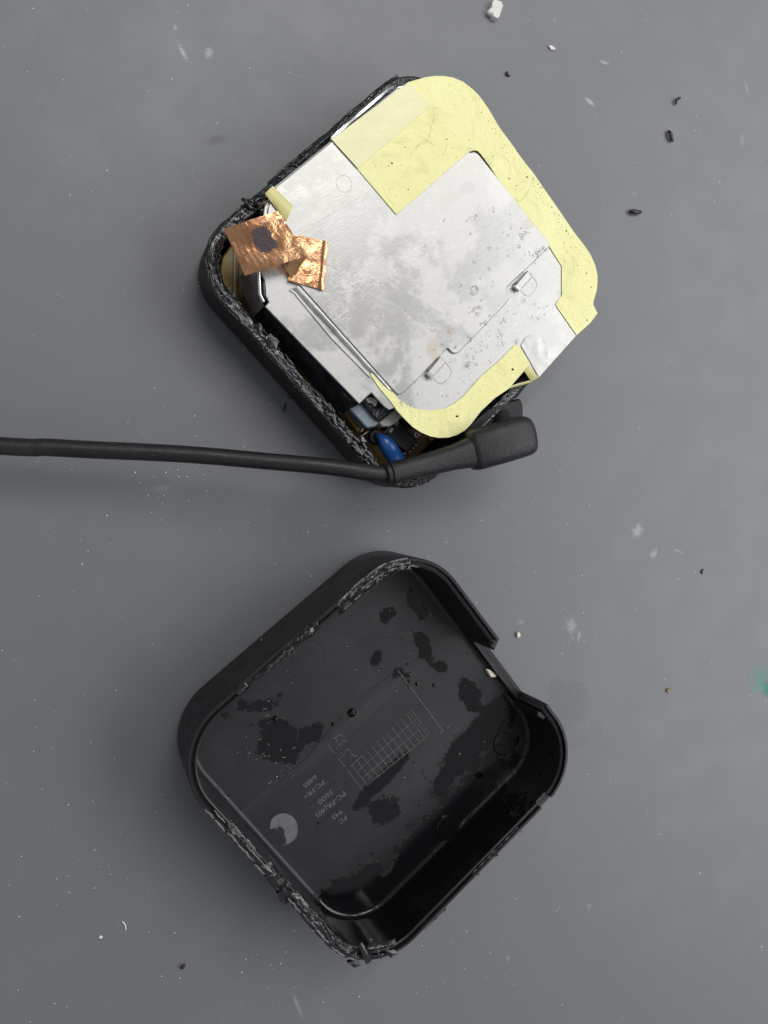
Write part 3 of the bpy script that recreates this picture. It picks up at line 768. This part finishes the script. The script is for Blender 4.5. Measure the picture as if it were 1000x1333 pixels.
# bright turned-up edge of the can under the tape
patch('turned_edge', [P((431, 182), .02430), P((505, 119), .02430), P((507, 113), .02490), P((431, 178), .02410)], 12, 2, lambda u, v: .0, .0005, M['bright'], mod)
patch('turned_edge', [P((504, 119.5), .02430), P((513, 114), .02530), P((512, 111), .02550), P((503, 116.5), .02470)], 4, 2, lambda u, v: 0., .0004, M['bright'], mod)
yf = [o for o in mod.children if o.name.startswith('yellow_film')]
for cr_, r in (([(672, 258), (676, 262), (683, 256), (690, 245)], .00012), ([(566, 150), (562, 164), (559, 176), (553, 188)], .0001), ([(541, 196), (546, 188), (556, 183), (566, 190)], .00009), ([(534, 205), (540, 193), (549, 185)], .00008), ([(575, 203), (580, 196), (582, 188)], .00009)):
    tube('film_crease', spline([P(p, zyel(*P(p, ZL).to_2d())+.00002) for p in cr_], 5), r, M['olive'], yf[0], 6, .5)
v = []; f = []; rd = random.Random(12)
fl = [(667, 481, 2.2), (595, 542, 2), (663, 233, 1.4), (686, 231, 1.6), (700, 240, 1.2), (737, 301, 1.6), (718, 270, 1.2), (509, 214, 1.6), (530, 248, 1.2), (763, 356, 1.4), (769, 374, 1.3), (764, 417, 1.4), (751, 346, 1), (640, 205, 1), (612, 116, 1.2), (625, 148, 1), (672, 242, 1), (694, 234, 1), (705, 244, 1.1), (727, 280, 1)]
for _ in range(70): 
    k = rd.random(); fl.append((640+k*120+rd.gauss(0, 5), 160+k*172+rd.gauss(0, 6)+4, rd.uniform(.4, .8)))
for x, y, r in fl:
    p = P((x, y), ZP); z = zyel(p.x, p.y) if x > 560 and y < 440 or y < 300 else ZP+.0004
    k = len(v); a = rd.uniform(0, 6); r *= .00026
    for i in range(5): v.append(Vector((p.x+math.cos(a+i*1.257)*r*(1.5 if i == 0 else .8), p.y+math.sin(a+i*1.257)*r*.8, z)))
    v.append(Vector((p.x, p.y, z+r*.6)))
    for i in range(5): f.append((k+i, k+(i+1) % 5, k+5))
mesh('dirt_flecks', v, f, simple('brown_dirt', (.07, .05, .02), .6), yf[0], kind='stuff')
# olive flap of film over the left corner, and the fold at the lower right
patch('film_flap', [P((355.5, 242), ZL+.0003), P((381.5, 267.5), ZL+.0003), P((372.5, 288), ZL+.0004), P((345, 252), ZL+.0010)], 8, 6, lambda u, v: .0006*math.sin(math.pi*v), .0002, M['olive'], mod)
patch('film_flap', [P((354, 243), ZL+.0004), P((347, 252), ZL+.0012), P((336, 277), .01750), P((330, 282), .01650)], 6, 8, lambda u, v: .0028*math.sin(math.pi*v)**1.2, .0002, M['olive'], mod)
patch('film_flap', [P((347, 252), ZL+.0011), P((353, 258), ZL+.0010), P((372, 286), ZL+.0002), P((366, 284), .02050)], 6, 6, lambda u, v: .0004*math.sin(math.pi*v), .0002, M['olive'], mod)
prism('white_spacer', px2([(343, 263), (353, 259), (363, 276), (350, 281)], .02150), .00450, .02200, M['white'], mod, .0003)
prism('contact_block', px2([(338, 269), (344, 263), (350, 281), (340, 284)], .02050), .00450, .02050, M['film'], mod, .0003)
patch('film_flap', [P((682, 482), ZP+.0003), P((690, 476), ZP+.0003), P((701, 491), .02400), P((692, 497), .02300)], 6, 6, lambda u, v: .0002*math.sin(math.pi*u), .0002, M['olive'], mod)
patch('film_flap', [P((660, 507), .02050), P((662, 503), .02200), P((694, 494), .02300), P((692, 498), .02100)], 8, 3, lambda u, v: .0006*math.sin(math.pi*u), .0002, M['yellow'], mod)
# metal corner, slightly creased, over the lower right
def zcorner(x, y): return ZP+.0004+.00035*noise.noise(Vector((x*230, y*230, 8)))
sheet('creased_corner', px2([(678, 450), (684, 440), (693, 436), (712, 446), (741, 446), (701, 491)], ZP), lambda x, y: ZP+.0003+.00035*abs(noise.noise(Vector((x*260, y*260, 8)))), .0002, M['frame'], mod, .0013)
# copper foil tabs
bumpf = lambda u, v: .0006*noise.noise(Vector((u*2.2, v*2.4, 2)))+.00005*math.sin(u*70+2*noise.noise(Vector((v*4,u*3,0))))*(1 if u < .42 else 0)+.00035*abs(noise.noise(Vector((u*3.2+v*1.5, v*3.6, 6))))+.00012*noise.noise(Vector((u*14, v*5, 6)))+.0008*math.sin(math.pi*u)
cz = [P((292, 298), .03000), P((361.6, 275), .03200), P((401, 333), .03000), P((319, 359), .02700)]
patch('copper_tab', cz, 40, 30, bumpf, .00015, [M['copper'], M['patch']], mod, 'crinkled copper foil square with a dark burnt patch', lambda u, v: 1 if abs(u-.52)**4*1500+abs(v-.45)**4*300+.8*noise.noise(Vector((u*8, v*8, 3))) < 1 else 0)
patch('copper_tab', [P((384, 305.6), ZL+.0003), P((427, 315), ZL+.0004), P((421.6, 378), ZL+.0006), P((375, 365), ZL+.0003)], 18, 20, lambda u, v: .0002*noise.noise(Vector((u*5, v*5, 1)))+(.0005 if .86 < u < .93 else 0)+.0002, .00015, M['copper'], mod, 'flatter copper foil tab stuck to the lid')
patch('copper_fold', [P((388, 320), .02970), P((401, 333), .02990), P((379.5, 362), .02510), P((368, 345), .02570)], 10, 10, lambda u, v: .0003*math.sin(math.pi*u), .00015, M['copper'], mod)
# left bracket and boards in the left corner
patch('bent_bracket', [P((337, 352), .02300), P((343.5, 399), .02250), P((328.5, 414), .01500), P((309, 360), .01400)], 12, 12, lambda u, v: .0006*math.sin(math.pi*v)+.0003*noise.noise(Vector((u*5, v*5, 9))), .0006, M['dull'], mod)
bead('bracket_edge', [(337, 354), (338.5, 383), (343.5, 393)], .02350, .0005, M['bright'], mod, .7)
bead('bracket_slit', [(343.5, 366), (344, 384), (348, 389.5)], ZP+.00005, .00045, M['film'], mod, .3)
lb = [base_rs.at(fb((315, 402))-k*.0035 % 1., .0046)[0] for k in range(0)]
prism('side_board', px2([(287, 352), (290, 335), (300, 320), (304.5, 322), (304.5, 392), (298, 386), (291, 374)], .01250), .00250, .01250, M['goldboard'], mod, .0003)
prism('side_board', px2([(306, 325), (312, 330), (311, 394), (306, 394)], .01150), .00250, .01150, M['board'], mod, .0003)
strip_px('board_edge', (305.3, 322), (305.3, 391), 2.2, .01270, .0006, M['glue'], mod)
# black shiny film in the gap along the lower left
gp = [(331, 412), (343, 400), (466, 527), (445, 541), (395, 494)]
patch('loose_film', [P((331, 412), .0120), P((346, 402), .0205), P((464, 525), .0205), P((444, 541), .0110)], 10, 70, lambda u, v: .0016*noise.noise(Vector((u*2.2, v*9, 2)))+.0009*noise.noise(Vector((u*6, v*30, 2))), .0002, M['sheen_film'], mod)
# components in the bottom corner
prism('brown_tape', px2([(443, 532), (453, 529), (474, 553), (466, 563)], .01050), .00250, .01050, M['board'], mod, .0003)
prism('connector_block', px2([(455, 532), (471, 523), (494, 551), (489, 555), (478, 557)], .01700), .00250, .01700, M['bluegrey'], mod, .0004, .0006)
prism('relay_block', px2([(470.5, 523), (483, 510.5), (514, 532), (493, 549)], .01900), .00250, .01900, M['film'], mod, .0004, .0006)
sheet('glue_blob', px2([(476, 519), (481, 517), (486, 518), (491, 522), (490, 528), (487, 529), (485, 525), (479, 524)], .01920), lambda x, y: .01940+.0003*noise.noise(Vector((x*700, y*700, 0))), .0005, M['glue'], mod, .0007)
prism('white_block', px2([(493, 549.5), (518, 530), (524, 542), (518, 549), (508, 555), (499, 555)], .01600), .00250, .01600, M['glue'], mod, .0004, .0006)
chip = prism('chip', px2([(500.5, 566), (519.6, 547), (545, 574.5), (529, 589)], .01150), .00250, .01150, M['chip'], mod, .0004)
for (a, b) in (((505.5, 562), (513, 556.5)), ((513.5, 553.5), (520, 548.5))):
    q = px2([a, ((a[0]+b[0])/2+1, b[1]-1), (b[0], b[1]+2.5), ((a[0]+b[0])/2, a[1]+2)], .01170); prism('pin', q, .01050, .01190, M['solder'], chip, .0002)
for p in ((533, 587.5), (537.5, 583.5), (541, 579.5), (522, 586), (526, 590), (545, 566), (563, 571)):
    q = px2([(p[0]-2, p[1]), (p[0], p[1]-2), (p[0]+2.4, p[1]), (p[0]+.4, p[1]+2.2)], .00400); prism('solder_pad', q, .00270, .00450, M['solder'], board, .0002)
cax = [P(p, z) for p, z in (((490.5, 567), .01300), ((495, 569), .01400), ((500, 574), .01450), ((505, 581), .01450), ((510, 589), .01400), ((515, 596), .01300), ((518, 600), .01200))]
tube('capacitor', spline(cax, 4), [.0007+(.0030-.0007)*math.sin(min(1, k/15)*math.pi/2)**1.3 for k in range(25)], M['blue'], mod, 16, .75)
ring('ferrite_ring', (489, 568.5), 6.2, .01100, .0011, M['cable'], mod, n=28)
for pp in ([(470, 562), (474, 556), (477, 554)], [(473, 566), (479, 562), (485, 561)], [(486, 557), (490, 553), (494, 556), (491, 560)], [(501, 563), (504, 560), (507, 556)], [(474, 553), (483, 559), (495, 561), (505, 567)]):
    tube('lead_wire', spline([P(p, .01000) for p in pp], 5), .00028, M['solder'] if len(pp) == 3 else M['amber'], mod, 6)
ring('solder_ring', (542, 566), 2.4, .00400, .0003, M['solder'], mod, n=14); ring('solder_ring', (562, 570), 2.6, .00400, .0003, M['solder'], mod, n=14)
# power socket beside the bottom corner
sock = prism('power_socket', px2([(598, 562), (612, 551), (636, 531), (677, 518), (681, 525), (682, 546), (640, 566), (616, 570)], .0200), .004, .0200, M['shell'], mod, .0006, .0010)
prism('socket_shroud', px2([(618, 545), (640, 526), (662, 507), (692, 497), (677, 516.5), (640, 530)], .0195), .004, .0180, M['shell'], mod, .0005, .0006)
# ================================================================== CABLE WITH PLUG
ZC = .02600
pa, pb = P((506, 617), ZC), P((690, 566), ZC)
ax = (P((690, 572), ZC)-P((509, 617), ZC)).normalized(); sd = Vector((-ax.y, ax.x, 0)); up = Vector((0, 0, 1))
cab = thing('power_cable', 'black round cable ending in a black right-angled plug lying across the open base', 'power cable', (pa.x, pa.y, 0))
def at_px(p): return P(p, ZC)
o0 = P((509, 616), ZC)
def sta(px): return (P(px, ZC)-o0).dot(ax)
def sec(s, off, hw, hh, e): return (o0+ax*s+sd*off, sd, up, hw, hh, e)
s_head0, s_head1 = sta((612, 591)), sta((693, 568))
SW = .0036
secs = [sec(-.0006, 0, SW*.8, SW*.8, 2.2), sec(.0, 0, SW, SW, 2.3), sec(.004, 0, SW, SW, 2.3), sec(s_head0*.5, 0.0, SW*1.08, SW, 2.5), sec(s_head0*.8, 0.0001, SW*1.18, SW*1.06, 2.7), sec(s_head0-.0003, .0003, SW*1.42, SW*1.22, 3), sec(s_head0+.001, .0004, SW*1.5, SW*1.25, 3)]
loft('strain_relief', secs, M['plug'], cab)
hw0 = .0068
hd = [sec(s_head0-.0002, .0006, hw0*.80, .0042, 2.6), sec(s_head0+.0005, .0006, hw0*.92, .0048, 2.9), sec(s_head0+.0020, .0007, hw0, .0053, 3.1), sec((s_head0+s_head1)/2, .0011, hw0*1.03, .0055, 3.2),
      sec(s_head1-.0045, .0014, hw0*1.03, .0054, 3.2), sec(s_head1-.0022, .0013, hw0*.98, .0051, 3.2), sec(s_head1-.0008, .0012, hw0*.87, .0044, 3), sec(s_head1, .0012, hw0*.66, .0034, 2.8)]
loft('plug_head', hd, M['plug'], cab, 36)
cs = P((598, 596), ZC)
# barrel of the plug, going into the socket
bdir = (P((652, 530), .02050)-P((652, 552), .02350)); 
tube('plug_barrel', [P((654, 562), .0210), P((650, 541), .0165)], .0040, M['plug'], cab, 20)
loft('collar', [sec(-.0022, 0, .0028, .0028, 2.2), sec(-.0018, 0, .0035, .0035, 2.2), sec(-.0006, 0, .0036, .0036, 2.2), sec(-.0002, 0, .0030, .0030, 2.2)], M['cable'], cab)
cpx = [((0, 580), .01550), ((60, 582), .01670), ((120, 585.5), .01800), ((240, 591.5), .02050), ((330, 598), .02270), ((400, 604.5), .02450), ((450, 611), .02550), ((485, 616), .02600), ((507, 616.5), .02600)]
cp = [P(p, z) for p, z in cpx]
l0 = cp[0]
cp = [l0+Vector((-.55, -.06, -l0.z+.003)), l0+Vector((-.40, .0, -l0.z+.003)), l0+Vector((-.27, .012, -l0.z+.0032)), l0+Vector((-.16, .010, -.009)), l0+Vector((-.07, .0045, -.0045))]+cp
cpp = [p+Vector((0, .0006*noise.noise(Vector((p.x*28, 3, 0))), .0004*noise.noise(Vector((p.x*35, 8, 0))))) for p in spline(cp, 10)]
tube('cable', cpp, .00262, M['cable'], cab, 20)
# ================================================================== SMALL THINGS ON THE BENCH
def chunk(name, c, outline, h, mat, z=0., rough=.12, seed=0):
    rd = random.Random(seed); pts = [P((c[0]+x, c[1]+y), z).to_2d() for x, y in outline]
    o = prism(name, pts, z, z+h, mat, None, h*.2)
    for v in o.data.vertices: v.co += Vector((rd.uniform(-1, 1), rd.uniform(-1, 1), rd.uniform(-.5, 1) if v.co.z > z+h*.4 else 0))*h*rough
    return o
o = chunk('plastic_chip', (642, 15), [(-8, 6), (-10, 3), (-7, -1), (-5, -3), (-5, -7), (-1, -12), (9, -9), (10, -4), (5, 10), (2, 13), (-4, 10), (-5, 7)], .0020, M['white'], seed=1)
solo(o, 'jagged white plastic chip lying at the top edge of the bench', 'plastic chip')
o = chunk('plastic_flake', (718, 63), [(-5, -3), (-1, -3), (5, 1), (2, 3), (-2, 2)], .0006, M['white'], seed=2); solo(o, 'small flat white flake lying right of the jagged white chip', 'flake')
o = chunk('ivory_grain', (674, 826), [(-2, -3), (1, -3.5), (2.5, 0), (1.5, 3.5), (-1.5, 3), (-2.5, 0)], .0010, M['ivory'], seed=3); solo(o, 'tiny ivory grain on bare bench beside the slotted corner of the cover', 'grain')
o = chunk('ivory_chip', (639, 877), [(-7.5, -7), (-2, -5), (3, -1), (6, 2), (4.5, 3.5), (-1, 4), (-5, -2)], .0012, M['ivory'], FZ+.0004, seed=4); solo(o, 'pale ivory chip lying inside the wet black cover by its slot', 'plastic chip')
o = chunk('brown_bead', (870, 899), [(-3.4, -1), (-1, -3), (2.5, -2.4), (3, 0), (1, 1.2), (0, 2.4), (-2.4, 2)], .0007, M['amber'], seed=6); solo(o, 'shiny brown bead on the right side of the bench near the green stain', 'bead')
def shaving(pp, z, r, label, name='plastic_shaving', cat='shaving', mat='crumb', group='black plastic shavings on the bench'):
    path = spline([P(p, zz) for p, zz in zip(pp, z)], 5); n = len(path)
    v, f = tube_geo(path, [r*(.55+.45*math.sin(math.pi*(k+.6)/(n+.2))+.15*noise.noise(Vector((k*.9, r*9e4, 0)))) for k in range(n)], 7, flat=.7)
    o = mesh(name, v, f, M[mat], None, True); solo(o, label, cat, group)
    return o
shaving([(869.5, 170), (873, 174), (874, 179), (876, 184)], [.0007, .0012, .0012, .0007], .00085, 'black comma-shaped shaving below the forked one, right of the yellow film')
shaving([(819, 275), (825, 275), (830, 276), (835, 276)], [.0008, .0014, .0013, .0007], .00085, 'thick black shaving lying level, lowest of those right of the yellow film')
shaving([(661, 93), (660, 96), (664, 99)], [.0004, .0006, .0003], .00042, 'small dark crumb between the white chip and the yellow film')
o = shaving([(886, 127), (881, 130), (880, 136)], [.0005, .0012, .0005], .00055, 'thin forked black shaving, uppermost at the right')
shaving([(372, 525), (371, 530), (369.5, 536)], [.0003, .0005, .0003], .00032, 'fine black sliver beside the lower left wall of the base')
shaving([(387, 519), (379, 517.5), (374, 519)], [.0002, .0003, .0002], .00018, 'faint short black hair beside the lower left wall of the base')
shaving([(241, 1256), (238, 1259), (236, 1261)], [.0004, .0008, .0004], .0006, 'dark crumb on the bench at the lower left of the photo')
shaving([(916, 741), (914, 744), (914, 747)], [.0003, .0005, .0003], .00038, 'dark crumb on the bench right of the cable plug')
shaving([(159, 1199), (163, 1204), (164, 1211)], [.0002, .0003, .0002], .00022, 'short pale curved fibre at the lower left of the bench', 'fibre', 'fibre', 'dust', 'pale fibres on the bench')
shaving([(316, 1076), (321, 1075), (324, 1076)], [.0002, .0003, .0002], .0002, 'short pale straight fibre left of the cover', 'fibre', 'fibre', 'dust', 'pale fibres on the bench')
o = chunk('white_grain', (131, 1219), [(-2.5, 1), (-1, -1.5), (2, -1.5), (2.5, .5), (0, 2)], .0006, M['dust'], seed=8); solo(o, 'bright white grain under the curved fibre at lower left', 'grain')
# dust: hundreds of tiny white grains, one object
v = []; f = []; rd = random.Random(21)
def grain(p, r):
    k = len(v); a = rd.uniform(0, 6.3); e = rd.uniform(.5, 1.)
    for i in range(5): v.append(p+Vector((math.cos(a+i*1.257)*r*(1 if i % 2 else e), math.sin(a+i*1.257)*r*e, 0)))
    v.append(p+Vector((0, 0, r*.7)))
    for i in range(5): f.append((k+i, k+(i+1) % 5, k+5))
clus = [((215, 620), 30, 22), ((744, 815), 16, 30), ((700, 690), 60, 30), ((640, 1180), 60, 24), ((330, 1255), 40, 20), ((880, 760), 70, 26), ((760, 60), 90, 24), ((830, 240), 50, 16), ((160, 1130), 50, 14), ((330, 190), 60, 14), ((270, 640), 60, 16)]
for c, s_, n in clus:
    for _ in range(n):
        q = (rd.gauss(c[0], s_), rd.gauss(c[1], s_)); grain(P(q), rd.choice((.00010, .00013, .00018, .00025)))
for _ in range(620):
    q = (rd.uniform(-20, 1020), rd.uniform(-20, 1350)); grain(P(q), rd.choice((.00009, .00011, .00013, .00018, .00026)))
for q, r in (((997, 912), .0006), ((977, 905), .0006), ((995, 910), .0005), ((883, 754), .0005), ((911, 1137), .0007), ((992, 1233), .0006), ((992, 1237), .0005), ((860, 1086), .0005), ((725, 1185), .0004), ((605, 1261), .0005), ((315, 1266), .0006), ((320, 1249), .0006), ((234, 1273), .0005), ((758, 749), .0005), ((855, 795), .0006), ((937, 237), .0006), ((930, 262), .0005), ((176, 615), .0006), ((216, 615), .0005), ((185, 284), .0004)): grain(P(q), r*.62)
d = mesh('dust_specks', v, f, M['dust'], None); solo(d, 'fine white dust specks scattered all over the grey bench top', 'dust', kind='stuff')
# water drops
def drops(name, items, label, mat='water'):
    v = []; f = []
    for p, r, flat, sx, a in items:
        k = len(v); n = 14; rings = 4
        for j in range(rings):
            th = (math.pi/2)*j/rings
            for i in range(n):
                ph = 2*math.pi*i/n; x, y = math.cos(ph)*r*math.cos(th)*sx, math.sin(ph)*r*math.cos(th)
                v.append(p+Vector((x*math.cos(a)-y*math.sin(a), x*math.sin(a)+y*math.cos(a), math.sin(th)*r*flat)))
        v.append(p+Vector((0, 0, r*flat)))
        for j in range(rings-1):
            for i in range(n):
                m_ = (i+1) % n; f.append((k+j*n+i, k+j*n+m_, k+(j+1)*n+m_, k+(j+1)*n+i))
        for i in range(n): f.append((k+(rings-1)*n+i, k+(rings-1)*n+(i+1) % n, k+rings*n))
        f.append(tuple(k+i for i in reversed(range(n))))
    o = mesh(name, v, f, M[mat], None, True); solo(o, label, 'water drops', kind='stuff')
    return o
rd = random.Random(33); it = [(P((617, 378), ZL+.00001), .0017, .5, 1.1, .6)]
for c, s_, n in (((655, 300), 28, 30), ((600, 440), 32, 34), ((655, 410), 34, 50), ((560, 505), 22, 18), ((690, 330), 14, 26), ((620, 470), 22, 26), ((535, 520), 10, 8), ((700, 400), 16, 16)):
    for _ in range(n):
        q = (rd.gauss(c[0], s_), rd.gauss(c[1], s_))
        # stay on the metal
        x, y = q
        if (x-701)*.74+(y-321)*-.67 > 20 or y > 530 or (x > 715 and y < 350) or (x-620)*.79-(y-200)*.61 > -6 and y < 320: continue
        if x*.6+y*.8 > 690*.6+440*.8-3 and x > 660: continue
        if .72*x+.69*y > .72*650+.69*460 and x < 665: continue
        it.append((P(q, ZL+.00002), rd.choice((.0002, .00025, .0003, .0003, .0004, .0005, .0007)), .3, rd.uniform(1, 1.7), rd.uniform(0, 3.1)))
drops('water_droplets', it, 'clear water droplets beaded on the right half of the metal lid', 'film_water')
it = []; rd = random.Random(44)
for c, s_, n in (((350, 935), 16, 26), ((335, 975), 14, 20), ((375, 1000), 16, 16), ((530, 820), 16, 16), ((590, 790), 16, 24), ((560, 760), 12, 10), ((500, 850), 40, 20), ((600, 980), 40, 22), ((640, 1000), 24, 14), ((400, 880), 30, 14), ((520, 1000), 26, 18), ((600, 920), 30, 12)):
    for _ in range(n):
        q = (rd.gauss(c[0], s_), rd.gauss(c[1], s_)); it.append((P(q, FZ+.00002), rd.choice((.0002, .00025, .0003, .0004, .0005)), .5, rd.uniform(1, 1.4), rd.uniform(0, 3)))
it += [(P((458, 928), FZ), .0016, .55, 1, 0), (P((434, 943), FZ), .0008, .5, 1, 0), (P((543, 890), FZ), .0008, .5, 1, 0), (P((565, 892), FZ), .0007, .5, 1, 0), (P((358, 936), FZ), .0011, .5, 1, 0), (P((623, 1009), FZ), .0013, .5, 1.2, 0), (P((608, 1066), FZ), .0014, .5, 1.8, .7), (P((672, 965), FZ), .001, .5, 2, 1)]
drops('water_droplets', it, 'clear water droplets scattered on the floor of the black cover')
# thin bead of water lying along the foot of the lower right wall
ds = []
ta, tb = f_((470, 1255)), f_((742, 985))
rd = random.Random(3)
t = ta; spn = (tb-ta) % 1.
q = .02
while q < 1.25:
    L = rd.uniform(.006, .05); pts = []
    for k in range(7):
        p, nn = cover_rs.at(ta+spn*(q+L*k/6), .0046+.0003*noise.noise(Vector((q*30, k*.4, 0)))); pts.append(Vector((p.x, p.y, FZ+.0003)))
    ds.append((pts, [r_*rd.uniform(.5, 1.3) for r_ in (.0001, .00022, .00030, .00032, .00028, .0002, .00008)])); q += L+rd.uniform(.004, .05)
v = []; f = []
for pts, r in ds: tube_geo(pts, r, 8, v, f)
o = mesh('water_line', v, f, M['water'], None, True); solo(o, 'thin broken line of water along the foot of the cover wall', 'water', kind='stuff')
